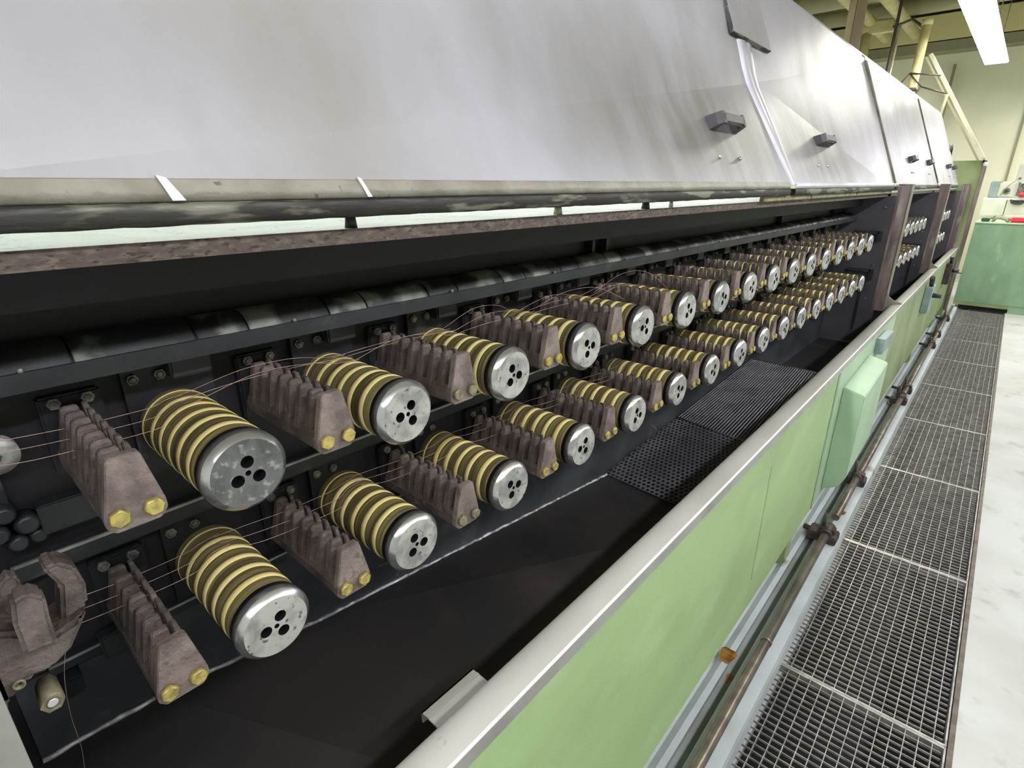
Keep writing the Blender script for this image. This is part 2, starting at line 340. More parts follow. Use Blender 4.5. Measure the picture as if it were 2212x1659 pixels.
# upper bearing plates, one per roller, each with its bolts below the angle rail
RY = [.2257+.24557*k for k in range(16)]
bp = MB().box(-.885, -.872, -.058, .058, -.07, .095)
hexb = MB().lathe([(0, .0078), (.007, .0078)], 6, 'x', caps=True)
hexb.lathe([(.007, .0055), (.0085, .0035)], 10, 'x', caps=True)
bpm = hbm = None
for row, z in (('u', -.336), ('l', -.5755)):
    for k, y in enumerate(RY):
        o = bpy.data.objects.new('bearing_plate', bpm) if bpm else put(bp, 'bearing_plate', M['darksteel'], FR, local=True)
        if bpm: o.parent = FR; col.objects.link(o)
        bpm = o.data; dz = z if row == 'u' else z-.012
        o.location = (0+.9, y-2, dz-FL)
        o.location = Vector((0, y, dz))-Vector((-.9, 2, FL)); 
        for by, bz in ((-.046, .078), (-.012, .078), (.046, -.055)):
            q = bpy.data.objects.new('plate_bolt', hbm) if hbm else put(hexb, 'plate_bolt', M['boltgrey'], o, local=True)
            if hbm: q.parent = o; col.objects.link(q)
            hbm = q.data; q.location = (-.872, by, bz)
# grey hanger lugs just under the angle rail
lug = None
for k, y in enumerate(RY):
    yy = y+.02
    m = MB().box(-.872, -.84, yy-.025, yy+.03, -.262, -.23)
    put(m, 'hanger_lug', M['rail'], FR, bevel=.003)
# shelf plate under the lower row, stepping down to the tank floor
def shz(y):
    P = [(-.5, -.79), (-.045, -.79), (.11, -.794), (.407, -.838), (1.478, -.958), (4.26, -1.0)]
    for (a, za), (b, zb) in zip(P, P[1:]):
        if y <= b: return za+(zb-za)*(y-a)/(b-a)
    return P[-1][1]
ys = [-.04, .104, .118, .26, .407, .7, 1.1, 1.478]
m = MB()
m.strip([(-.884, y, -.655) for y in ys[:2]], [(-.880, y, shz(y)) for y in ys[:2]])
put(m, 'shelf_plate', M['shelf'], FR)
m = MB(); m.strip([(-.884, y, -.655) for y in ys[2:]], [(-.880, y, shz(y)) for y in ys[2:]])
m.strip([(-.884, y, -.655) for y in (1.478, 4.26)], [(-.884, y, -1.05) for y in (1.478, 4.26)])
put(m, 'shelf_plate', M['shelf'], FR)
A = [-.04+i*.02 for i in range(8)]
def jit(): return random.uniform(-.0012, .0012)
def edge(ylist, name):
    m = MB(); P = [(-.877+jit(), y, shz(y)+jit()) for y in ylist]
    m.tube(P, [.0035+abs(jit()) for _ in P], 6); put(m, name, M['shelfedge'], FR)
edge([-.04+i*.012 for i in range(13)], 'weld_bead'); edge([.118+i*.014 for i in range(98)], 'weld_bead')
put(MB().box(-.884, -.86, .06, .1, -.668, -.628), 'stop_block', M['rail'], FR, bevel=.003)
put(MB().box(-.884, -.86, .042, .112, -.437, -.395), 'stop_block', M['rail'], FR, bevel=.002)
put(MB().box(-.884, -.85, .005, .03, -.69, -.66), 'stop_block', M['darksteel'], FR, bevel=.003)
# bulkheads at the bay ends
for i, y in enumerate(PY):
    put(MB().box(-.885, -.60, y-.004, y+.02, -1.1, -.0775), 'bulkhead', M['bulk'], FR)
    # frame bars seen on the bulkhead
    if i < 2:
        for zc in (-.30, -.54):
            put(MB().box(-.80, -.66, y-.03, y-.004, zc-.006, zc+.012), 'guide_bar', M['rail'], FR, bevel=.002)
            put(MB().box(-.672, -.645, y-.03, y-.004, zc-.05, zc+.012), 'guide_bar', M['rail'], FR, bevel=.002)
        put(MB().box(-.70, -.69, y-.016, y-.004, -.93, -.66), 'stiffener', M['rail'], FR)
        for zz, xx in ((-.42, -.66), (-.5, -.66), (-.72, -.66), (-.14, -.66), (-.62, -.66), (-.86, -.63)):
            o = put(MB().lathe([(0, .008), (.006, .008)], 6, 'y', (xx, y-.011, zz), caps=True), 'plate_bolt', M['boltgrey'], FR)
for i, y in enumerate(PY):
    p = put(MB().box(-.618, -.5535, y, y+.012, -.79, -.012), 'post', M['brownpost'], FR)
    put(MB().box(-.5545, -.5475, y, y+.10, -.79, -.012), 'post_face', M['greypost'], p)
    put(MB().box(-.618, -.5475, y-.004, y+.102, -.012, -.004), 'post_cap', M['brownpost'], p)
    put(MB().box(-.612, -.600, y-.006, y, -.79, -.02), 'post_flange', M['brownpost'], p)
    # gusset plate at the foot
    m = MB(); cc = [(-.548, y+.004, -.635), (-.545, y+.004, -.665), (-.532, y+.004, -.692), (-.508, y+.004, -.712), (ax(-.392, y), y+.004, -.728), (ax(-.42, y), y+.004, -.748), (-.548, y+.004, -.79)]
    m.loft(cc, [(a, b+.006, c) for a, b, c in cc]); put(m, 'gusset', M['sill'], p)
# green end panel past the last post, with its brown edge post
put(MB().box(-.95, -.487, 8.72, 8.74, -1.6, .252), 'end_panel', M['greenold'], FR)
ep = put(MB().box(-.487, -.462, 8.70, 8.76, -1.5, .19), 'end_post', M['brownpost'], FR, bevel=.004)
put(MB().box(-.464, -.452, 8.70, 8.76, -1.5, .185), 'post_face', M['greypost'], ep)
put(MB().lathe([(8.69, .02), (8.73, .024), (8.75, .02)], 14, 'y', (-.47, 0, .212), caps=True), 'clamp_knob', M['lampwhite'], ep)
put(MB().box(-.50, -.485, 8.69, 8.72, .225, .262).box(-.50, -.46, 8.69, 8.72, .235, .25), 'clamp', M['plastic'], ep, bevel=.002)

# ---------------------------------------------------------------- hood
SL = 1/2.36
ZT = .728
YC, ZC, HD = 2.26, .358, .042      # cross-break centre of the near covers, shaped to give light and dark zones
CORN = [(4.57, ZT), (.50, ZT), (.04, .003), (3.95, .003)]
def lift(y, z):
    if y > 4.28: return 0
    dy, dz = y-YC, z-ZC
    for i in range(4):
        p, q_ = Vector(CORN[i])-Vector((YC, ZC)), Vector(CORN[(i+1) % 4])-Vector((YC, ZC)); det = p.x*q_.y-p.y*q_.x
        s_, t_ = (dy*q_.y-dz*q_.x)/det, (p.x*dz-p.y*dy)/det
        if s_ >= -1e-6 and t_ >= -1e-6: return -HD*max(0, 1-s_-t_)
    return 0
def hp(y, z, off=0.):           # a point of the hood face
    off += lift(y, z)
    x = -.644-z*SL; n = Vector((1, 0, SL)).normalized()
    return (x+n.x*off, y, z+n.z*off)
ZT = .728
def hood_section(ya, yb, label, zb=.003, cross=False):
    r = empty('hood_cover', (-.644, ya, 0), label, 'machine hood', 'steel hood covers along the machine')
    rnd = random.Random(int(ya*100)+3)
    m = MB(); ph = [rnd.uniform(0, 6) for _ in range(4)]
    ny = max(2, int((yb-ya)/.1)); S1, S2 = .16, -.21
    def rows(y):
        if not cross: return [zb+(ZT-zb)*j/12 for j in range(13)]
        a, b = ZC+S1*(y-YC), ZC+S2*(y-YC); lo, hi = min(a, b), max(a, b)
        lo = max(zb+.003, min(ZT-.006, lo)); hi = max(lo+.003, min(ZT-.003, hi))
        return [zb+(lo-zb)*j/4 for j in range(4)]+[lo+(hi-lo)*j/4 for j in range(4)]+[hi+(ZT-hi)*j/4 for j in range(5)]
    vs_ = []
    for i in range(ny+1):
        y = ya+(yb-ya)*i/ny
        for z in rows(y):
            e = .0035*math.sin(1.9*y+ph[0]+2.1*z)+.002*math.sin(4.1*y+ph[1]-3*z)+.0015*math.sin(6.4*y+ph[2]+9*z)
            t = (z-zb)/(ZT-zb); e *= min(1, 4*t)*min(1, 3*(1-t)+.2)*min(1, i/2, (ny-i)/2)
            vs_.append(hp(y, z, e*(.4 if cross else 1)))
    nr = 13
    m.add(vs_, [(i*nr+j, (i+1)*nr+j, (i+1)*nr+j+1, i*nr+j+1) for j in range(nr-1) for i in range(ny)], 0, True)
    # rolled top edge and top sheet
    T = [hp(9, ZT), (-.962, 0, .742), (-.985, 0, .75), (-1.02, 0, .752), (-1.75, 0, .70)]
    m.strip([(a, ya, c) for a, b, c in T], [(a, yb, c) for a, b, c in T], 0, True)
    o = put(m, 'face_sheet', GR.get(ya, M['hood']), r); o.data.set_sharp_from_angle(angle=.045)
    # lower band, rounded under edge, dark seal
    m = MB(); B = [(-.6455, .003), (-.640, -.006), (-.6375, -.014), (-.638, -.018), (-.641, -.0195)]
    m.strip([(a, ya, c) for a, c in B], [(a, yb, c) for a, c in B], 0, True)
    put(m, 'lower_band', M['hood_band' if ya < 2 else 'hood'], r)
    m = MB(); S = [(-.641, -.0195), (-.636, -.022), (-.634, -.030), (-.636, -.040), (-.645, -.0425), (-.69, -.0425), (-.69, -.02)]
    n = max(6, int((yb-ya)/.02)); 
    rings = []
    for i in range(n+1):
        y = ya+(yb-ya)*i/n
        rings.append([(a+rnd.uniform(-.0006, .0006), y, c+rnd.uniform(-.0006, .0006)) for a, c in S])
    for i in range(n): m.strip(rings[i], rings[i+1], 0, True)
    put(m, 'rubber_seal', M['seal'], r)
    return r
H1 = hood_section(-.95, 2.19, 'large near pale steel hood cover with two bright tabs at its lower edge', cross=True)
H2 = hood_section(2.245, 4.27, 'second pale steel hood cover ending at the first brown post', cross=True)
H3 = hood_section(4.30, 6.42, 'third pale steel hood cover between the first and second posts')
H4 = hood_section(6.45, 8.3, 'farthest pale steel hood cover in front of the green end panel')
# overlap strip between the first two covers
def hstrip(ya, yb, za, zb, off, m, name, parent, n=8):
    mb = MB(); P = [hp(ya, za+(zb-za)*i/n, off) for i in range(n+1)]; Q = [hp(yb, za+(zb-za)*i/n, off) for i in range(n+1)]
    P0 = [hp(ya, za+(zb-za)*i/n, -.002) for i in range(n+1)]; Q0 = [hp(yb, za+(zb-za)*i/n, -.002) for i in range(n+1)]
    mb.strip(P, Q).strip(P0, P).strip(Q, Q0); mb.add([P[0], Q[0], Q0[0], P0[0]], [(0, 1, 2, 3)]); mb.add([P[-1], Q[-1], Q0[-1], P0[-1]], [(0, 1, 2, 3)])
    return put(mb, name, m, parent)
mb = MB(); nz_ = 14; cols_ = [(0, -.001), (.08, .006), (.45, .010), (.55, .004), (.65, .009), (.95, .007), (1, -.001)]
for (fa, oa), (fb, ob) in zip(cols_, cols_[1:]):
    def pp(f, o, i):
        z = -.008+.68*i/nz_; y_a, y_b = 2.195-.115*i/nz_, 2.252-.012*i/nz_; return hp(y_a+(y_b-y_a)*f, z, o)
    mb.strip([pp(fa, oa, i) for i in range(nz_+1)], [pp(fb, ob, i) for i in range(nz_+1)], 0, True)
put(mb, 'lap_strip', M['hood'], H1)
hstrip(4.262, 4.285, .0, .70, .010, M['seamstrip'], 'joint_strip', H2)
hstrip(6.412, 6.43, .0, .70, .010, M['seamstrip'], 'joint_strip', H3)
# lifted flap near the top
mb = MB(); F = [(2.045, .85), (2.05, .476), (2.41, .47), (2.41, .85)]
F = [(2.045, .72), (2.05, .476), (2.41, .47), (2.40, .72)]
a = [hp(y, z, .020 if z < .6 else -.004) for y, z in F]; b = [hp(y, z, .012 if z < .6 else -.012) for y, z in F]
mb.loft(a, b); put(mb, 'top_flap', M['hood'], H1)
a = [hp(y, z, .0195 if z < .6 else -.0045) for y, z in ((2.043, .72), (2.047, .474), (2.41, .468), (2.41, .471), (2.053, .477), (2.049, .72))]; b = [hp(y, z, .006 if z < .6 else -.015) for y, z in ((2.043, .72), (2.047, .474), (2.41, .468), (2.41, .471), (2.053, .477), (2.049, .72))]
mb = MB().loft(a, b); put(mb, 'flap_edge', M['seal'], H1)
# bright tabs in the lower band of the near cover
for y, dy in ((.196, .012), (.4245, .006), (.03, .006)):
    mb = MB(); Pn = [(y-.002, .006), (y+dy*.5, .004), (y+dy+.006, -.0175), (y+.006, -.0175)]
    def bx(z): return -.6455+(.003-z)*.38
    a = [(bx(z)+.004, yy, z) for yy, z in Pn]; b_ = [(bx(z)-.004, yy, z) for yy, z in Pn]
    put(mb.loft(a, b_), 'bright_tab', M['tab'], H1)
# handles: black plastic grips with two feet
def handle(parent, y, z, L):
    n = Vector((1, 0, SL)).normalized(); u = Vector((0, 1, 0)); v = Vector((-SL, 0, 1)).normalized()
    O = Vector(hp(y, z))
    def P(a, b, c): return tuple(O+u*a+v*b+n*c)      # along, up, out
    w_ = .017; t = .042
    h = None
    mb = MB()
    def sect(a, b0, b1, c0, c1):
        ch = .006
        return [P(a, b0+ch, c0), P(a, b1-ch, c0), P(a, b1, c0+ch), P(a, b1, c1-ch), P(a, b1-ch, c1), P(a, b0+ch, c1), P(a, b0, c1-ch), P(a, b0, c0+ch)]
    mb.loft(sect(-L/2+.016, -w_, w_, t-.016, t), sect(L/2-.016, -w_, w_, t-.016, t))
    h = put(mb, 'handle', M['plastic'], parent)
    for s in (-1, 1):
        q = MB(); a0 = s*(L/2); a1 = s*(L/2-.03)
        foot = [P(a0+s*.006, -w_-.003, 0), P(a1, -w_-.003, 0), P(a1, w_+.003, 0), P(a0+s*.006, w_+.003, 0)]
        mid = [P(a0, -w_, t*.62), P(a1, -w_, t*.62), P(a1, w_, t*.62), P(a0, w_, t*.62)]
        top = [P(a0-s*.014, -w_, t), P(a1, -w_, t), P(a1, w_, t), P(a0-s*.014, w_, t)]
        q.loft(foot, mid, caps=True); q.loft(mid, top, caps=True)
        put(q, 'handle_foot', M['plastic'], h)
handle(H1, 1.75, .168, .19); handle(H2, 2.85, .176, .19)
handle(H3, 5.15, .160, .17); handle(H3, 6.06, .160, .17); handle(H4, 7.55, .160, .17); handle(H4, 8.12, .160, .16)
for Hh, ysb in ((H1, (1.64, 1.79)), (H2, (2.647, 2.79)), (H3, (5.05, 5.15)), (H3, (5.95, 6.05)), (H4, (7.5, 7.6)), (H4, (8.05, 8.15))):
    for y in ysb:
        O = Vector(hp(y, .071)); n = Vector((1, 0, SL)).normalized()
        put(MB().tube([O-n*.002, O+n*.003, O+n*.008], [.006, .006, .0042], 8), 'hood_bolt', M['caprim'], Hh)
# black handwheel rim on the far end of the hood
r = empty('handwheel', (-.86, 8.45, .36), 'black round handwheel at the far end of the hood', 'handwheel')
mb = MB(); mb.tube([(-.80+.0*k, 8.36+.10*math.cos(k*math.pi/12), .30+.10*math.sin(k*math.pi/12)) for k in range(25)], .018, 8, caps=False)
put(mb, 'rim', M['plastic'], r); put(MB().tube([(-.86, 8.36, .30), (-.79, 8.36, .30)], .02, 10), 'hub', M['plastic'], r)
for k in range(3):
    a = k*2.09; put(MB().tube([(-.80, 8.36, .30), (-.80, 8.36+.095*math.cos(a), .30+.095*math.sin(a))], .008, 6), 'spoke', M['plastic'], r)
# rubber feet and clips between hood and beam
for i, (y, rr, mt) in enumerate(((.43, .0075, 'plastic'), (.893, .008, 'galv'), (1.238, .009, 'plastic'), (1.369, .005, 'galv'))):
    put(MB().lathe([(-.0585, rr*1.15), (-.05, rr), (-.0425, rr*.9)], 12, 'z', (-.68, y, 0), caps=True), 'buffer', M[mt], FR)
for a, b in ((1.96, 2.5), (2.52, 3.3), (3.32, 4.26)):
    put(MB().box(-.662, -.648, a, b, -.0585, -.0425), 'packing_strip', M['packing'], FR, bevel=.002)

# ---------------------------------------------------------------- rollers
R = .0525; LEN = .244
def cap_mesh(rot):
    """face disc with one small and three large holes, bevel, rim and hole walls (local, face at x=0)"""
    bm = bmesh.new(); n = 48; Rf = R*.845
    loops = []
    def loop(cy_, cz_, r, k):
        vs_ = [bm.verts.new((0, cy_+r*math.cos(2*math.pi*i/k), cz_+r*math.sin(2*math.pi*i/k))) for i in range(k)]
        es = [bm.edges.new((vs_[i], vs_[(i+1) % k])) for i in range(k)]
        loops.append((vs_, es, cy_, cz_, r)); return vs_
    outer = loop(0, 0, Rf, n)
    for j in range(3):
        a = rot+j*2*math.pi/3; loop(R*.285*math.cos(a), R*.285*math.sin(a), R*.155, 18)
    loop(0, 0, R*.07, 12)
    bmesh.ops.triangle_fill(bm, use_beauty=True, edges=[e for l in loops for e in l[1]])
    for vs_, es, a, b, r in loops[1:]:
        k = len(vs_); back = [bm.verts.new((-.016, v.co.y, v.co.z)) for v in vs_]
        for i in range(k): bm.faces.new((vs_[i], vs_[(i+1) % k], back[(i+1) % k], back[i])).material_index = 1
        bm.faces.new(back).material_index = 1
    bmesh.ops.recalc_face_normals(bm, faces=bm.faces)
    me = bpy.data.meshes.new('end_cap'); bm.to_mesh(me); bm.free(); return me
def build_roller(rot, stained=False, seed=0):
    r = bpy.data.objects.new('drawing_roller', None); col.objects.link(r); r.empty_display_size = .03; ORIG[r.name] = (0, 0, 0)
    me = cap_mesh(rot); me.materials.append(M['capdark' if stained else 'cap']); me.materials.append(M['rubber'])
    c = bpy.data.objects.new('end_cap', me); c.parent = r; col.objects.link(c); ORIG[c.name] = (0, 0, 0)
    put(MB().lathe([(0, R*.845), (-.0012, R*.87), (-.0075, R*.985), (-.009, R), (-.019, R), (-.020, R*.97)], 56), 'cap_rim', M['caprim'], c, local=True)
    put(MB().lathe([(-.0195, R*.985), (-.0275, R*.985), (-.0285, R*.9)], 40), 'gasket', M['rubber'], r, local=True)
    x0, x1 = -.0275, -.238; P = (x1-x0)/6.45
    body = MB(); pr_ = [(x0, R*.90), (x0-.0003, R*.955)]
    for k in range(6):
        a = x0+P*k
        pr_ += [(a+P*.42, R*.962), (a+P*.5, R*.958), (a+P*.56, R*.964), (a+P*.58, R*.958), (a+P*.72, R*.958), (a+P*.74, R*.965), (a+P*.84, R*.964), (a+P*.96, R*.960)]
    pr_ += [(x1, R*.955)]
    put(body.lathe(pr_, 56), 'roller_body', M['olive'], r, local=True)
    rg = random.Random(seed)
    for k in range(7):
        a = x0-.0008+P*k; wd = P*rg.uniform(.38, .46)*(1 if k < 6 else .4)
        put(MB().lathe([(a, R*.952), (a-.0004, R*.970), (a-wd*.5, R*.975), (a-wd*.95, R*.971), (a-wd, R*.955)], 56), 'yellow_ring', M['ring'], r, local=True)
    put(MB().lathe([(x1+.0005, R*.93), (x1, R*1.03), (x1-.004, R*1.03), (x1-.0045, R*.9)], 48), 'rear_flange', M['machine'], r, local=True)
    put(MB().lathe([(x1-.004, R*.8), (x1-.008, R*1.12), (x1-.016, R*1.12)], 36), 'seal_ring', M['blacksteel'], r, local=True)
    return r
protos = [build_roller(1.5, True, 1), build_roller(.15, False, 2), build_roller(1.1, False, 3), build_roller(1.9, False, 4)]
used = set()
def roller(pi, x, y, z, label, group):
    if pi in used: o = copy_tree(protos[pi])
    else: o = protos[pi]; used.add(pi)
    place(o, (x, y, z)); return tag(o, label, 'roller', group)
FX = -.6368
extra_u = {0: ', its cap stained dark grey, nearest the camera', 1: ', partly behind a brown toothed bar'}
RU, RL = -.336, -.5755
for row, z in (('upper', RU), ('lower', RL)):
    for k in range(16):
        pi = 0 if (row == 'upper' and k == 0) else 1+((k+(0 if row == 'upper' else 1)) % 3)
        if k == 0: lab = 'yellow-ringed roller with stained grey cap, nearest one of the upper row' if row == 'upper' else 'yellow-ringed roller with pale blotched cap, nearest one of the lower row'
        elif k == 15: lab = 'last yellow-ringed roller of the near bay, %s row, beside the bulkhead' % row
        else: lab = 'yellow-ringed roller with steel cap, %s from the near end of the %s row' % (ordn[k], row)
        roller(pi, FX, RY[k], z, lab, 'rollers in the %s row of the near bay' % row)
B2 = [4.53+.2415*i for i in range(8)]; B3 = [6.72+.2456*i for i in range(7)]
for row, z in (('upper', RU), ('lower', RL)):
    for k, y in enumerate(B2):
        roller(1+k % 3, FX, y, z, 'small distant roller in the middle bay, %s row, %s past the first post' % (row, ordn[k]), 'rollers of the middle bay')
    for k, y in enumerate(B3):
        roller(1+k % 3, FX, y, z, 'tiny distant roller in the far bay, %s row, %s past the second post' % (row, ordn[k]), 'rollers of the far bay')

# ---------------------------------------------------------------- toothed bars between the rollers
def build_comb():
    r = bpy.data.objects.new('toothed_bar', None); col.objects.link(r); r.empty_display_size = .03; ORIG[r.name] = (0, 0, 0)
    # local: x=0 at the front face, -x to the back, z relative to the roller axis
    def sec(x, k=1.):   # lower block
        return [(x, -.028, -.012), (x, -.020, -.020), (x, .020, -.020), (x, .029, -.010), (x, .0275, .004), (x, -.0275, .004)]
    m = MB().loft(sec(-.012), sec(-.222))
    m.loft([(-.012, -.0265, .004), (-.012, .0265, .004), (-.012, .0235, .013), (-.012, -.0235, .013)], [(-.222, -.0265, .004), (-.222, .0265, .004), (-.222, .0235, .013), (-.222, -.0235, .013)])
    b = put(m, 'bar_body', M['brown'], r, local=True)
    m = MB(); E = [(-.029, -.012), (-.0215, -.0205), (.0215, -.0205), (.0305, -.010), (.0300, .002), (.0165, .064), (.0135, .0665), (-.0125, .0665), (-.0150, .0645), (-.0285, .002)]
    m.loft([(0, y, z) for y, z in E], [(-.0125, y, z) for y, z in E]); put(m, 'end_block', M['brownface'], r, local=True, bevel=.0012)
    th = None
    for k in range(7):
        if th is None:
            m = MB()   # a tooth: broad left finger, slot, thin hooked right finger; tapered in both directions
            def blk(y0b, y1b, y0t, y1t, zt, x0, x1, xt0, xt1, zb=.0):
                m.hexa([(x0, y0b, zb), (x1, y0b, zb), (x1, y1b, zb), (x0, y1b, zb), (xt0, y0t, zt), (xt1, y0t, zt), (xt1, y1t, zt), (xt0, y1t, zt)])
            blk(-.0275, .0065, -.0150, .0045, .062, -.0088, .0088, -.0058, .0058)
            blk(-.0150, .0045, -.0125, .0030, .066, -.0058, .0058, -.0042, .0042, .062)
            blk(.0125, .0275, .0085, .0145, .066, -.0085, .0085, -.0060, .0060)
            blk(.0040, .0135, .0040, .0135, .046, -.0060, .0060, -.0055, .0055)
            th = put(m, 'tooth', M['brown'], r, local=True, bevel=.0012); o = th
        else:
            o = bpy.data.objects.new('tooth', th.data); o.parent = r; col.objects.link(o)
        o.location = (-.034-k*.0292, 0, 0)
    bo = MB().lathe([(-.001, .0078), (.0, .0106), (.0062, .0106), (.0075, .0092)], 6, 'x', caps=True)
    bd = None
    for y in (-.0165, .0165):
        if bd is None: o = put(bo, 'hex_bolt', M['brass'], r, local=True); bd = o.data
        else: o = bpy.data.objects.new('hex_bolt', bd); o.parent = r; col.objects.link(o)
        o.location = (.0005, y, -.0015); o.rotation_euler = (.35 if y < 0 else .12, 0, 0)
    m = MB().box(-.244, -.222, -.034, .034, -.03, .078); k_ = put(m, 'mounting_bracket', M['darksteel'], r, local=True, bevel=.003)
    for y in (-.018, .018):
        put(MB().lathe([(-.222, .0078), (-.214, .0078)], 6, 'x', (0, y, .07), caps=True).lathe([(-.2135, .0045), (-.2115, .004)], 10, 'x', (0, y, .07), caps=True), 'bracket_bolt', M['boltgrey'], k_, local=True)
    return r
CB = build_comb(); first = True
def comb(y, z, label, group, pale=False):
    global first
    if first: o = CB; first = False
    else: o = copy_tree(CB)
    place(o, (-.6475, y, z))
    if pale:
        for ch in o.children:
            if ch.name.startswith('hex_bolt'):
                ch.data = ch.data.copy(); ch.data.materials[0] = M['paleb']
    return tag(o, label, 'toothed bar', group)
for row, z in (('upper', RU), ('lower', RL-.011)):
    for k in range(16):
        nth = 'nearest one' if k == 0 else ('last one' if k == 15 else '%s one' % ordn[k])
        comb(RY[k]-.1175, z, 'brown cast toothed bar with %s bolts, %s between the %s row rollers' % ('dull' if (row, k) in (('lower', 2), ('upper', 2)) else 'brass', nth, row), 'toothed bars of the %s row' % row, pale=(row, k) in (('lower', 2), ('upper', 2)))
    for k, y in enumerate(B2): comb(y-.117, z, 'small distant toothed bar in the middle bay, %s row, %s past the first post' % (row, ordn[k]), 'toothed bars of the middle bay')

# ---------------------------------------------------------------- copper strands
def bez(P, n=10):
    out = []
    P = [Vector(p) for p in P]
    Q = [2*P[0]-P[1]]+P+[2*P[-1]-P[-2]]
    for i in range(1, len(Q)-2):
        for j in range(n):
            t = j/n; a, b, c, d = Q[i-1:i+3]
            out.append(.5*((2*b)+(-a+c)*t+(2*a-5*b+4*c-d)*t*t+(-a+3*b-3*c+d)*t*t*t))
    out.append(P[-1]); return out
def wire(P, label, group, r=.0004):
    o = put(MB().tube(bez(P), r, 5), 'copper_wire', M['copper'], label=label, cat='wire', group=group); return o
rw = random.Random(11)
for row, z in (('upper', RU), ('lower', RL)):
    for k in range(-1, 5):
        y0 = RY[0]+.24557*k; y1 = y0+.24557
        for j in range(3):
            x = -.835+.022*j+rw.uniform(-.006, .006)
            if row == 'upper' and k >= 0:
                zt = z+R*.99; bow = rw.uniform(.004, .03)
                P = [(x, y0-.02, zt-.006), (x, y0+.01, zt+.001), (x+.006, y0+.09, zt+bow), (x+.004*j, y0+.17, zt+bow*.8), (x-.004, y1-.02, zt+.001), (x, y1+.02, zt-.001)]
            else:
                zt = z+R*(.9-.12*j)
                P = [(x, y0+.0, z+R*1.0), (x, y0+.05, zt+.002), (x+.003, y0+.12, zt-.002), (x, y1-.045, zt-.004), (x, y1-.02, z+R*.93), (x, y1+.01, z+R*1.0)]
            where = 'entering the nearest %s roller from the left edge' % row if k < 0 else 'between the %s and %s %s rollers' % (ordn[k], ordn[k+1], row)
            wire(P, 'thin copper strand %s, %s of three' % (where, ['hindmost', 'middle', 'foremost'][j]), 'copper strands of the %s row' % row)
wire([(-.83, 1.02, RU+R), (-.80, 1.09, RU+R+.03), (-.76, 1.17, RU+R+.035), (-.72, 1.24, RU+R+.0)], 'loose copper loop arching over the fifth upper roller', 'loose copper ends')
wire([(-.83, 1.26, RU+R), (-.80, 1.36, RU+R+.045), (-.76, 1.44, RU+R+.04), (-.70, 1.50, RU+.02)], 'loose copper loop arching behind the sixth upper roller', 'loose copper ends')
wire([(-.60, 1.22, RL-.02), (-.60, 1.25, RL-.05), (-.64, 1.27, RL-.11), (-.70, 1.28, RL-.15)], 'loose copper strand hanging from the fifth lower roller cap', 'loose copper ends')
wire([(-.80, .03, -.545), (-.79, .012, -.60), (-.785, .004, -.66), (-.78, .002, -.72), (-.782, -.008, -.80), (-.785, -.012, -.9)], 'loose copper strand hanging down beside the brown fork', 'loose copper ends')
wire([(-.86, .53, -.775), (-.858, .56, -.782), (-.857, .59, -.80), (-.862, .575, -.83)], 'short curled copper offcut lying on the shelf plate', 'loose copper ends')

# ---------------------------------------------------------------- brown fork, nut, hose clutter at the left edge
fk = empty('fork_casting', (-.66, 0, -.5), 'brown cast fork with three blunt prongs at the lower left edge', 'casting')
def plate(poly, xf, xb, name, parent, m, bevel=.004, sh=0):
    mb = MB(); mb.loft([(xf, y, z) for y, z in poly], [(xb, y*1.0+sh, z) for y, z in poly]); return put(mb, name, m, parent, bevel=bevel)
plate([(-.06, -.42), (-.03, -.405), (-.013, -.415), (.008, -.438), (.030, -.432), (.044, -.425), (.036, -.440), (.022, -.462), (.002, -.475), (-.016, -.472), (-.034, -.489), (-.06, -.48)], -.640, -.70, 'fork_body', fk, M['brown'], .005)
plate([(-.07, -.42), (-.034, -.45), (-.034, -.489), (-.06, -.52), (-.075, -.50)], -.636, -.70, 'fork_body', fk, M['brown'], .004)
plate([(-.008, -.372), (.005, -.368), (.016, -.380), (.014, -.403), (.013, -.436), (-.012, -.432), (-.012, -.395)], -.622, -.650, 'prong', fk, M['brown'], .0035)
plate([(.021, -.368), (.033, -.366), (.046, -.380), (.050, -.404), (.047, -.428), (.034, -.438), (.022, -.436), (.030, -.395)], -.655, -.690, 'prong', fk, M['brown'], .0035)
plate([(-.016, -.385), (-.009, -.376), (0., -.374), (.004, -.381), (.002, -.404), (-.002, -.43), (-.018, -.43)], -.678, -.70, 'prong', fk, M['brown'], .0035)
put(MB().lathe([(-.668, .0095), (-.630, .0105)], 6, 'x', (0, -.006, -.506), caps=True).lathe([(-.6295, .007), (-.6305, .0045)], 16, 'x', (0, -.006, -.506)), 'hex_nut', M['paleb'], fk)
put(MB().lathe([(-.6299, .0066), (-.6298, .0035)], 16, 'x', (0, -.006, -.506), caps=True), 'nut_bore', M['caprim'], fk)
put(MB().lathe([(-.642, .0055), (-.6375, .0055), (-.6375, .0035), (-.642, .003)], 16, 'x', (0, -.024, -.472), caps=True), 'washer', M['paleb'], fk)
sd = empty('side_sheet', (-.6, -.1, -.5), 'light grey steel sheet standing at the bottom left corner', 'steel sheet')
put(MB().box(-.603, -.597, -.5, -.035, -1.0, -.43), 'sheet', M['silllip'], sd)
pl = empty('guide_pulley', (-.86, .02, -.3), 'pale round guide pulley at the left edge beside the nearest toothed bar', 'pulley')
put(MB().lathe([(-.885, .012), (-.872, .024), (-.868, .024), (-.866, .020), (-.862, .020), (-.86, .024), (-.856, .024), (-.854, .01)], 28, 'x', (0, .022, -.312), caps=True), 'wheel', M['cap'], pl)
put(MB().lathe([(-.854, .006), (-.849, .006)], 6, 'x', (0, .022, -.312), caps=True), 'hub', M['boltgrey'], pl)
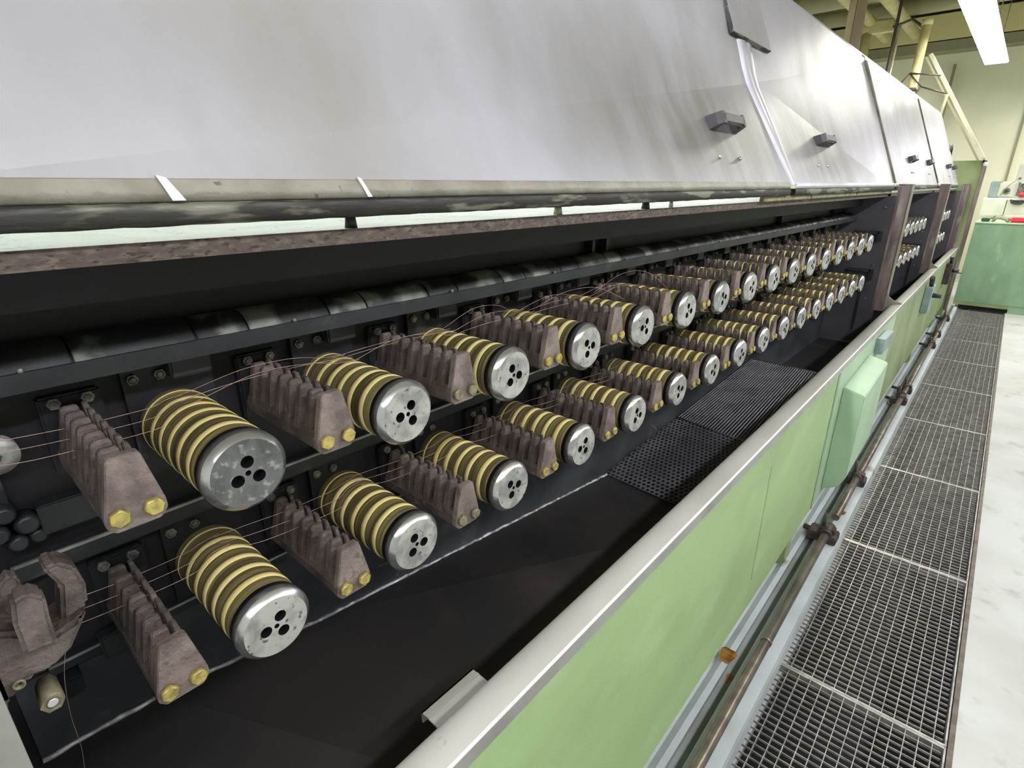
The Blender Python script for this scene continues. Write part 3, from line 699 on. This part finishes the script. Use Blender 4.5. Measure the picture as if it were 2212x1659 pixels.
hs = empty('hose_fittings', (-.87, 0, -.42), 'cluster of dark hose fittings behind the fork at the left edge', 'fittings')
for (y, z, rr, L_) in ((.012, -.39, .012, .03), (.03, -.415, .014, .022), (.016, -.438, .011, .02), (.0, -.415, .012, .03), (.037, -.437, .010, .018)):
    put(MB().lathe([(-.885, rr), (-.885+L_, rr), (-.885+L_+.004, rr*.7)], 10, 'x', (0, y, z), caps=True), 'fitting', M['rail'], hs)
put(MB().box(-.89, -.87, -.12, .02, -.40, -.25), 'bracket_plate', M['darksteel'], hs)

# ---------------------------------------------------------------- tank
TK = empty('tank', (-.45, 2, FL), 'long green-fronted steel tank with a pale sill in front of the rollers', 'tank')
ZS = -.735
def run(prof, ya, yb, m, name, parent, n=1, smooth=False, mi=0, kind=None):
    mb = MB()
    for i in range(n):
        a, b = ya+(yb-ya)*i/n, ya+(yb-ya)*(i+1)/n
        mb.strip([(ax(x, a), a, z) for x, z in prof], [(ax(x, b), b, z) for x, z in prof], 0, smooth)
    return put(mb, name, m, parent, kind=kind)
YA, YB = -.6, 9.2
sl = run([(-.3965, ZS+.001), (-.430, ZS-.0015), (-.446, ZS-.005), (-.456, ZS-.010), (-.463, ZS-.019), (-.466, ZS-.032), (-.466, ZS-.42)], YA, YB, M['sill'], 'sill', TK, 1, True)
run([(-.3955, ZS-.0025), (-.393, ZS), (-.3955, ZS+.0025), (-.3985, ZS+.0015)], YA, YB, M['sillrim'], 'sill_rim', TK, 1, True)
run([(-.3945, ZS-.002), (-.3935, ZS-.030), (-.4, ZS-.032)], YA, YB, M['silllip'], 'sill_lip', TK)
# front panels with seam
def panel(ya, yb, m, zb=-1.43):
    return run([(-.4, ZS-.028), (-.3945, ZS-.029), (-.3925, zb), (-.405, zb-.004), (-.44, zb)], ya, yb, m, 'front_panel', TK, 4)
panel(YA, 2.575, M['green']); panel(2.58, 4.1, M['green2']); panel(4.1, 9.2, M['greenold'])
run([(-.3925, ZS-.03), (-.390, ZS-.03), (-.388, -1.43), (-.3925, -1.43)], 2.571, 2.586, M['greenold'], 'panel_joint', TK)
# weld ribs on the near panel, very shallow
for y in (1.72,):
    run([(-.3945, -.86), (-.3925, -.86), (-.3912, -1.30), (-.3935, -1.30)], y, y+.004, M['green'], 'panel_rib', TK)
# protruding green cover box
bx = MB(); xi, xo = -.394, -.303
def q(x, y, z): return (ax(x, y), y, z)
for (ya, yb) in ((2.735, 3.31),):
    prof = [(xi, -.868), (xo, -.892), (xo, -1.305), (xo-.022, -1.36), (xi, -1.40)]
    bx.loft([q(x, ya, z) for x, z in prof], [q(x, yb, z+.022) for x, z in prof])
put(bx, 'cover_box', M['green2'], TK, bevel=.004)
# legs below the tank
for y in (.55, 2.32, 4.3, 6.2, 8.0):
    put(MB().box(ax(-.46, y), ax(-.41, y), y-.02, y+.06, -1.62, -1.42), 'tank_leg', M['greenold'], TK, bevel=.004)
# stiff bottom of the tank (inside floor) as a sloping pan
fl_ = [(-.04, -.79), (.11, -.794), (.407, -.838), (1.478, -.958), (1.52, -1.03), (4.26, -1.03)]
m = MB(); m.strip([(-.884, y, z) for y, z in fl_], [(ax(-.465, y), y, min(-.93, z-.02) if y < 1.5 else z) for y, z in fl_], 0, False)
m.strip([(-.884, -.5, -.79), (-.884, -.04, -.79)], [(ax(-.465, -.5), -.5, -.93), (ax(-.465, -.04), -.04, -.93)])
put(m, 'tank_floor', M['tankfloor'], TK)
m = MB(); m.strip([(-.884, 4.30, -1.03), (-.884, 8.6, -1.03)], [(ax(-.465, 4.3), 4.3, -1.03), (ax(-.465, 8.6), 8.6, -1.03)]); put(m, 'tank_floor', M['tankfloor'], TK)
put(MB().box(-.884, -.46, -.5, -.49, -1.0, -.6), 'end_wall', M['darksteel'], TK)
# grey clip hooked inside the sill
m = MB(); m.box(-.529, -.470, .377, .489, -.792, -.789); m.box(-.473, -.470, .377, .489, -.792, -.766); m.box(-.529, -.526, .377, .489, -.81, -.789)
m.box(-.516, -.511, .377, .489, -.789, -.7875)
put(m, 'sill_clip', M['sill'], TK)
# perforated tray: near half drilled, far half ribbed
TR = empty('strainer_tray', (-.7, 2, -.9), 'dark strainer tray with round holes and long ribs inside the tank', 'strainer tray')
C = [Vector((-.882, 1.475, -.955)), Vector((-.505, 1.462, -.962)), Vector((-.502, 2.56, -.775)), Vector((-.86, 2.78, -.835))]
def tp(u, v, off=0): 
    p = (C[0]*(1-u)+C[1]*u)*(1-v)+(C[3]*(1-u)+C[2]*u)*v
    return (p.x, p.y, p.z+off)
m = MB(); NU, NV = 22, 26; V1 = .40
for i in range(NU):
    for j in range(NV):
        u0 = i/NU; u1 = (i+1)/NU
        if j % 2: u0 += .5/NU; u1 += .5/NU
        u1 = min(u1, 1.02)
        v0 = V1*j/NV; v1 = V1*(j+1)/NV; uc, vc = (u0+u1)/2, (v0+v1)/2
        hu, hv = (u1-u0)*.34, (v1-v0)*.36
        outer = [(u0, v0), (uc, v0), (u1, v0), (u1, vc), (u1, v1), (uc, v1), (u0, v1), (u0, vc)]
        inn = [(uc-hu*.7, vc-hv*.7), (uc, vc-hv), (uc+hu*.7, vc-hv*.7), (uc+hu, vc), (uc+hu*.7, vc+hv*.7), (uc, vc+hv), (uc-hu*.7, vc+hv*.7), (uc-hu, vc)]
        P = [tp(*a) for a in outer]+[tp(*a) for a in inn]
        m.add(P, [(k, (k+1) % 8, 8+(k+1) % 8, 8+k) for k in range(8)])
put(m, 'perforated_plate', M['mesh'], TR, fix=False, kind='stuff')
m = MB(); n = 30
for i in range(n):
    u = (i+.5)/n
    m.tube([tp(u, V1), tp(u, 1)], .0036, 6, caps=False)
put(m, 'rib_screen', M['mesh'], TR, fix=False, kind='stuff')
for v in (V1, 1.0): put(MB().tube([tp(0, v), tp(1, v)], .0035, 6), 'cross_rod', M['mesh'], TR)
put(MB().tube([tp(1, V1, .004), tp(1, 1, .004)], .005, 6), 'edge_highlight_rod', M['railedge'], TR)
# little blue-grey box, tap and fittings on the front panel
m = MB().box(ax(-.393, 3.6), ax(-.352, 3.6), 3.46, 3.72, -.875, -.79); o = put(m, 'terminal_box', M['bluebox'], bevel=.003, label='small blue-grey box on the tank front past the green cover box', cat='box')
put(MB().lathe([(3.72, .012), (3.78, .012)], 10, 'y', (-.42, 0, -.84), caps=True), 'cable_gland', M['plastic'], o)
tpv = empty('drain_tap', (-.4, 3.42, -1.12), 'small brass drain tap low on the green cover box', 'tap')
put(MB().tube([(ax(-.39, 3.42), 3.42, -1.10), (ax(-.345, 3.42), 3.42, -1.11), (ax(-.34, 3.42), 3.42, -1.15)], [.014, .014, .012], 10), 'tap_body', M['brass'], tpv)
put(MB().tube([(ax(-.345, 3.42), 3.42, -1.10), (ax(-.345, 3.42), 3.44, -1.04)], .006, 8), 'tap_lever', M['iron'], tpv)
put(MB().tube([(ax(-.34, 3.42), 3.42, -1.15), (ax(-.36, 3.42), 3.36, -1.32)], .006, 8), 'tap_hose', M['iron'], tpv)
for i, (y, lab) in enumerate(((5.75, 'dark valve block on the tank front below the second post'), (7.6, 'dark valve block on the tank front near the green end panel'))):
    r = empty('valve_block', (-.45, y, -.9), lab, 'valve', 'valve blocks on the tank front')
    put(MB().box(ax(-.393, y), ax(-.34, y), y-.12, y+.1, -1.02, -.80), 'block', M['bluebox' if i == 0 else 'valve'], r, bevel=.006)
    put(MB().tube([(ax(-.34, y), y, -.88), (ax(-.28, y), y, -.88)], .02, 10), 'stem', M['plastic'], r)
    put(MB().tube([(ax(-.36, y), y-.05, -.80), (ax(-.36, y), y-.12, -.72)], .018, 8), 'elbow', M['plastic'], r)

# ---------------------------------------------------------------- ledge, pipe and supports between tank and grating
LG = empty('base_ledge', (-.4, 3, FL), 'blue-grey painted steel ledge along the foot of the tank', 'ledge')
run([(-.75, -1.60), (-.43, -1.60)], YA, 9.5, M['ledge'], 'inner_ledge', LG)
run([(-.43, -1.60), (-.405, -1.575), (-.385, -1.575)], YA, 9.5, M['ledge'], 'ledge_lip', LG)
run([(-.385, -1.575), (-.385, -1.598), (-.348, -1.598), (-.348, -1.577)], YA, 9.5, M['groove'], 'groove', LG)
run([(-.348, -1.577), (-.345, -1.575), (-.262, -1.575), (-.258, -1.60), (-.256, -1.66)], YA, 9.5, M['ledge'], 'outer_ledge', LG)
for (y, x, rr) in ((1.62, -.40, .05), (1.55, -.36, .03), (2.9, -.30, .03)):
    P = [(ax(x, y)+rr*.5*math.cos(a)*(1+.25*math.sin(3*a)), y+rr*math.sin(a)*(1+.3*math.cos(2*a)), -1.5735 if x > -.345 or x < -.385 else -1.5965) for a in [k*.3927 for k in range(16)]]
    put(MB().add(P, [tuple(range(16))]), 'rust_stain', M['stain'], LG)
PP = empty('steel_pipe', (-.3, 2, -1.53), 'long steel pipe running along the ledge beside the gratings', 'pipe')
xs = lambda y: ax(-.3075, y)
for a, b in ((.2, 2.55), (2.75, 3.3), (3.3, 4.9), (4.95, 6.9), (6.95, 9.2)):
    put(MB().tube([(xs(a), a, -1.53), (xs(b), b, -1.53)], .0175, 16), 'pipe_length', M['pipe'], PP)
for a in (1.72, 3.95, 5.9):
    put(MB().tube([(xs(a), a, -1.53), (xs(a), a+.012, -1.53)], .0195, 16), 'pipe_collar', M['pipe'], PP)
for i, (y, s) in enumerate(((2.60, 1.), (3.28, .9), (4.85, .9), (5.15, .8), (6.85, .9), (7.4, .8), (8.4, .9))):
    r = empty('pipe_clamp', (xs(y), y, -1.56), 'grimy clamp and valve on the ledge pipe, %s from the near end' % ordn[i], 'pipe clamp', 'clamps along the ledge pipe')
    x = xs(y)
    put(MB().box(x-.075*s, x+.045*s, y-.04*s, y+.05*s, -1.575, -1.535), 'base', M['valve'], r, bevel=.005)
    put(MB().lathe([(y-.045*s, .026*s), (y+.045*s, .026*s)], 12, 'y', (x, 0, -1.53), caps=True), 'clamp_ring', M['valve'], r)
    put(MB().tube([(x-.02, y, -1.52), (x-.02, y, -1.44*1.0)], .008, 8), 'stud', M['iron'], r)
    put(MB().tube([(x-.05, y, -1.55), (x-.10, y+.01, -1.55)], .014*s, 10), 'branch', M['valve'], r)
    put(MB().box(x-.03, x+.03, y-.02, y+.03, -1.535, -1.508), 'cap_plate', M['valve'], r, bevel=.004)

# ---------------------------------------------------------------- floor gratings
def bar_len(): return MB().box(-.0012, .0012, 0, .988, -.02, 0)
GW = .492; long_me = bar_len().mesh('longitudinal_bar', M['grate']); cross_me = MB().box(0, GW-.016, -.0011, .0011, -.009, -.001).mesh('cross_bar', M['grate'])
endf = MB().box(0, GW-.004, -.0035, .0055, -.032, .001).mesh('end_bar', M['grate']); sidef = MB().box(-.0025, .0025, 0, .992, -.032, .001).mesh('side_bar', M['grate'])
gy0 = -.193
wing = ['under the lower edge of the picture', 'nearest complete one', 'second complete one', 'third complete one', 'fourth complete one', 'fifth complete one', 'sixth complete one', 'seventh complete one', 'eighth complete one', 'last one at the green tank']
for i in range(10):
    y = gy0+.9955*i
    if i == 0: continue
    xl = -.262 if True else 0
    r = empty('floor_grating', (ax(xl, y), y, FL), 'galvanised floor grating panel, %s' % (['', 'cut off by the bottom edge of the picture'][1] if i == 1 else wing[i-1]), 'grating', 'floor grating panels of the walkway')
    r.rotation_euler = (0, 0, .0133)
    NL, NC = 14, 37
    if i <= 3:
        for k in range(1, NL):
            o = bpy.data.objects.new('longitudinal_bar', long_me); o.parent = r; col.objects.link(o); o.location = (k*GW/NL, .002, 0)
        for k in range(1, NC):
            o = bpy.data.objects.new('cross_bar', cross_me); o.parent = r; col.objects.link(o); o.location = (.004, k*.992/NC, 0)
    else:
        if i == 4:
            mb = MB()
            for k in range(1, NL): mb.box(k*GW/NL-.0012, k*GW/NL+.0012, .002, .99, -.02, 0)
            for k in range(1, NC): mb.box(.004, GW-.012, k*.992/NC-.0011, k*.992/NC+.0011, -.009, -.001)
            farme = mb.mesh('bar_grid', M['grate'], fix=False)
        o = bpy.data.objects.new('bar_grid', farme); o.parent = r; col.objects.link(o); o['kind'] = 'stuff'
    for yy in (.0035, .9885): 
        o = bpy.data.objects.new('end_bar', endf); o.parent = r; col.objects.link(o); o.location = (0, yy, 0)
    for xx in (0, GW-.004):
        o = bpy.data.objects.new('side_bar', sidef); o.parent = r; col.objects.link(o); o.location = (xx, .002, 0)
# frames left and right of the gratings
GFm = empty('grating_frame', (0, 3, FL), 'brown steel angle frame that holds the floor gratings', 'grating frame')
run([(-.272, -1.70), (-.272, -1.643), (-.264, -1.643), (-.264, -1.68)], YA, 9.85, M['frameb'], 'frame_angle', GFm)
run([(.2315, -1.68), (.2315, -1.647), (.2465, -1.647), (.2465, -1.70)], YA, 9.85, M['frameb'], 'frame_angle', GFm)

# ---------------------------------------------------------------- green tank across the walkway end and machine behind it
GT = empty('green_tank', (0, 9.9, FL), 'big green steel tank closing the far end of the walkway', 'tank')
put(MB().box(-.465, 2.2, 9.86, 11.2, FL+.10, -.50), 'tank_body', M['tankgreen'], GT, bevel=.006)
put(MB().box(-.47, 2.2, 9.85, 11.2, -.50, -.485), 'top_rim', M['green2'], GT)
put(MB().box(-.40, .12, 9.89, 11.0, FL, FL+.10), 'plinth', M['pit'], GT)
put(MB().box(.13, 2.2, 9.87, 11.0, FL, FL+.12), 'plinth', M['tankgreen'], GT)
put(MB().box(-.465, .13, 9.862, 9.9, FL+.055, FL+.12), 'skirt', M['greenold'], GT)
BM = empty('winding_machine', (.1, 10.6, -.5), 'pale machine with round dials and doors behind the green tank', 'machine')
put(MB().box(-.50, -.235, 10.9, 11.3, -.44, -.22), 'door', M['machine'], BM, bevel=.004)
put(MB().box(-.225, .6, 10.9, 11.3, -.44, -.22), 'door', M['machine'], BM, bevel=.004)
put(MB().box(-.5, .6, 10.92, 11.3, -.22, -.195), 'worktop', M['lampwhite'], BM)
put(MB().box(-.47, -.30, 11.0, 11.3, -.195, .03), 'side_housing', M['bluebox'], BM, bevel=.01)
put(MB().box(-.36, -.17, 10.96, 11.2, -.195, .03), 'dial_housing', M['machine'], BM, bevel=.02)
put(MB().lathe([(10.94, .042), (10.95, .042), (10.955, .03)], 18, 'y', (-.27, 0, -.10), caps=True), 'dial', M['boltgrey'], BM)
put(MB().lathe([(10.93, .018), (10.94, .02)], 14, 'y', (-.27, 0, -.10), caps=True), 'dial_centre', M['plastic'], BM)
put(MB().box(-.16, .06, 10.99, 11.2, -.17, .02), 'terminal_rack', M['boltgrey'], BM, bevel=.004)
put(MB().box(-.14, .06, 10.95, 11.1, .0, .04), 'rack_cover', M['machine'], BM, bevel=.006)
for k in range(4): put(MB().box(-.09+.03*k, -.075+.03*k, 10.96, 10.99, -.06, -.02), 'connector', M['plastic'], BM)
put(MB().tube([(-.33, 10.93, -.17), (-.26, 10.93, -.02), (-.2, 10.93, .04)], .006, 6), 'cable', M['greyband'], BM)
put(MB().tube([(-.19, 10.88, -.215), (-.18, 10.87, -.25), (-.13, 10.87, -.27), (-.07, 10.87, -.27), (-.03, 10.88, -.22)], .012, 8), 'cable', M['plastic'], BM)
m = MB()
P = [(-.21, -.22), (-.05, -.22), (-.06, -.25), (-.09, -.272), (-.13, -.275), (-.18, -.25)]
m.loft([(x, 10.885, z) for x, z in P], [(x, 10.9, z) for x, z in P]); put(m, 'cut_out', M['plastic'], BM)
for k in range(2):
    x = .0+.045*k; m = MB().loft([(x, 10.89, -.32), (x+.05, 10.89, -.32), (x+.025, 10.89, -.275)], [(x, 10.9, -.32), (x+.05, 10.9, -.32), (x+.025, 10.9, -.275)])
    put(m, 'warning_triangle', M['yellow'], BM)
put(MB().box(-.20, .8, 10.6, 10.85, -.44, -.425), 'shelf', M['machine'], BM)
o = put(MB().lathe([(-.16, .02), (-.155, .035), (-.08, .035), (-.07, .02)], 12, 'x', (.035, 10.9, -.15), caps=True), 'red_cover', M['red'], label='small red cap on top of the pale machine', cat='cap')
o = put(MB().box(-.13, .085, 10.0, 10.25, -.484, -.425), 'red_cover', M['red'], bevel=.02, label='bright red cover lying on the rim of the green tank', cat='cover')
o = put(MB().box(-.42, -.33, 10.0, 10.2, -.484, -.44), 'dark_green_case', M['darkgreen'], bevel=.01, label='dark green case on the rim of the green tank', cat='case')
o = put(MB().tube([(-.30, 10.05, -.484), (-.27, 10.05, -.43), (-.22, 10.05, -.43), (-.16, 10.05, -.45), (-.14, 10.05, -.484)], .02, 8), 'grey_hose', M['greyband'], label='grey hose end on the rim of the green tank', cat='hose')
o = put(MB().lathe([(10.7, .05), (10.75, .09), (10.8, .05)], 16, 'y', (.11, 0, -.1), caps=True), 'dark_motor', M['valve'], label='dark rounded motor at the right edge on the pale machine', cat='motor')
CAB = empty('control_cabinet', (.1, 12.5, FL), 'pale beige control cabinet standing at the far wall', 'cabinet')
put(MB().box(-.24, .9, 12.6, 13.1, FL, .30), 'cabinet_body', M['machine'], CAB, bevel=.01)
put(MB().lathe([(12.59, .02), (12.6, .02)], 10, 'y', (-.19, 0, .08), caps=True), 'lock', M['boltgrey'], CAB)

# ---------------------------------------------------------------- column, pipes and trays behind the hood
c = empty('steel_column', (-1.96, 8, FL), 'wide brownish steel column rising behind the hood to the ceiling', 'column')
for x0, x1, y0, y1 in ((-2.03, -1.96, 8.0, 8.012), (-1.962, -1.95, 8.012, 8.2), (-1.95, -1.85, 8.0, 8.012)):
    put(MB().box(x0, x1, y0, y1, FL, CE), 'column_plate', M['column'], c)
c = empty('steel_pole', (-1.5, 8.5, 0), 'thin dark metal pole behind the hood beside the column', 'pole')
put(MB().tube([(-1.63, 8.6, CE), (-1.64, 8.6, 1.0), (-1.64, 8.6, FL)], .018, 8), 'pole', M['iron'], c)
put(MB().tube([(-1.60, 8.62, 1.75), (-1.62, 8.62, .4)], .014, 8), 'pole_sleeve', M['galv'], c)
c = empty('cream_pipe', (-1.3, 8.6, 0), 'round cream pipe with an open top standing behind the hood', 'pipe')
put(MB().tube([(-1.335, 8.6, 1.74), (-1.35, 8.6, .2), (-1.35, 8.6, FL)], .048, 16), 'pipe', M['creampipe'], c)
put(MB().tube([(-1.335, 8.6, 1.76), (-1.335, 8.6, 1.70)], .055, 16), 'pipe_socket', M['creampipe'], c)
put(MB().tube([(-1.342, 8.6, 1.06), (-1.342, 8.6, 1.02)], .056, 16), 'pipe_ring', M['iron'], c)
c = empty('cable_tray_arm', (-.9, 8.6, 1.), 'long pale slanting cable tray leaning from the end panel', 'cable tray')
a_, b_ = Vector((-1.235, 8.6, 1.40)), Vector((-.50, 8.6, .27))
d = (b_-a_).normalized(); s = d.cross(Vector((0, 1, 0))).normalized()
def slab(p0, p1, w0, y0, y1):
    return MB().hexa([tuple(p0-s*w0+Vector((0, y0, 0))), tuple(p0+s*w0+Vector((0, y0, 0))), tuple(p0+s*w0+Vector((0, y1, 0))), tuple(p0-s*w0+Vector((0, y1, 0))),
                      tuple(p1-s*w0+Vector((0, y0, 0))), tuple(p1+s*w0+Vector((0, y0, 0))), tuple(p1+s*w0+Vector((0, y1, 0))), tuple(p1-s*w0+Vector((0, y1, 0)))])
put(slab(a_, b_, .018, 0, .12), 'tray_side', M['galv'], c)
put(slab(a_-s*.045, b_-s*.045, .010, 0, .02), 'tray_lip', M['greyband'], c)
br = empty('wire_bracket', (-1.2, 8.6, 1.1), 'dark angular iron bracket joining the cream pipe and the cable tray', 'bracket')
pts = dict(a=(-1.39, 8.55, 1.215), b=(-1.08, 8.55, 1.16), c=(-1.245, 8.55, 1.06), d=(-.985, 8.55, .965), e=(-1.50, 8.55, 1.05), f=(-1.33, 8.55, .92))
for p_, q_ in (('a', 'b'), ('a', 'c'), ('c', 'd'), ('a', 'e'), ('c', 'f')):
    put(MB().tube([pts[p_], pts[q_]], .009, 6), 'bracket_rod', M['iron'], br)
put(MB().tube([(-.975, 8.55, .96), (-1.02, 8.55, .5)], .018, 6), 'bracket_leg', M['greyband'], br)
c = empty('overhead_ducts', (-2.2, 11, 2.4), 'cream overhead pipes and valves below the far ceiling', 'pipework')
for (x, y0, y1, z, rr) in ((-2.55, 8.5, 12.8, 2.42, .08), (-2.15, 8.5, 13, 2.45, .08)):
    put(MB().tube([(x, y0, z), (x, y1, z)], rr, 14), 'duct_pipe', M['creampipe'], c)
for (x, z0, z1) in ((-2.72, 1.2, 2.3), (-2.58, 1.2, 2.3)):
    put(MB().tube([(x, 11.5, z0), (x, 11.5, z1)], .07, 14), 'riser_pipe', M['creampipe'], c)
put(MB().box(-2.8, -2.2, 11.42, 11.6, 2.26, 2.44), 'manifold', M['creampipe'], c, bevel=.02)
put(MB().tube([(-2.2, 11.4, 2.3), (-1.9, 11.0, 2.28), (-1.75, 10.9, 2.15)], .02, 8), 'hose', M['iron'], c)
for i, (y, z, rr) in enumerate(((9.6, 2.72, .12), (10.9, 2.68, .13), (12.2, 2.7, .12))):
    put(MB().tube([(-4.9, y, z), (4.9, y, z)], rr, 16), 'ceiling_duct', M['ceil'], label='olive round duct across the ceiling, %s from the camera' % ordn[i], cat='duct', group='ducts under the ceiling')
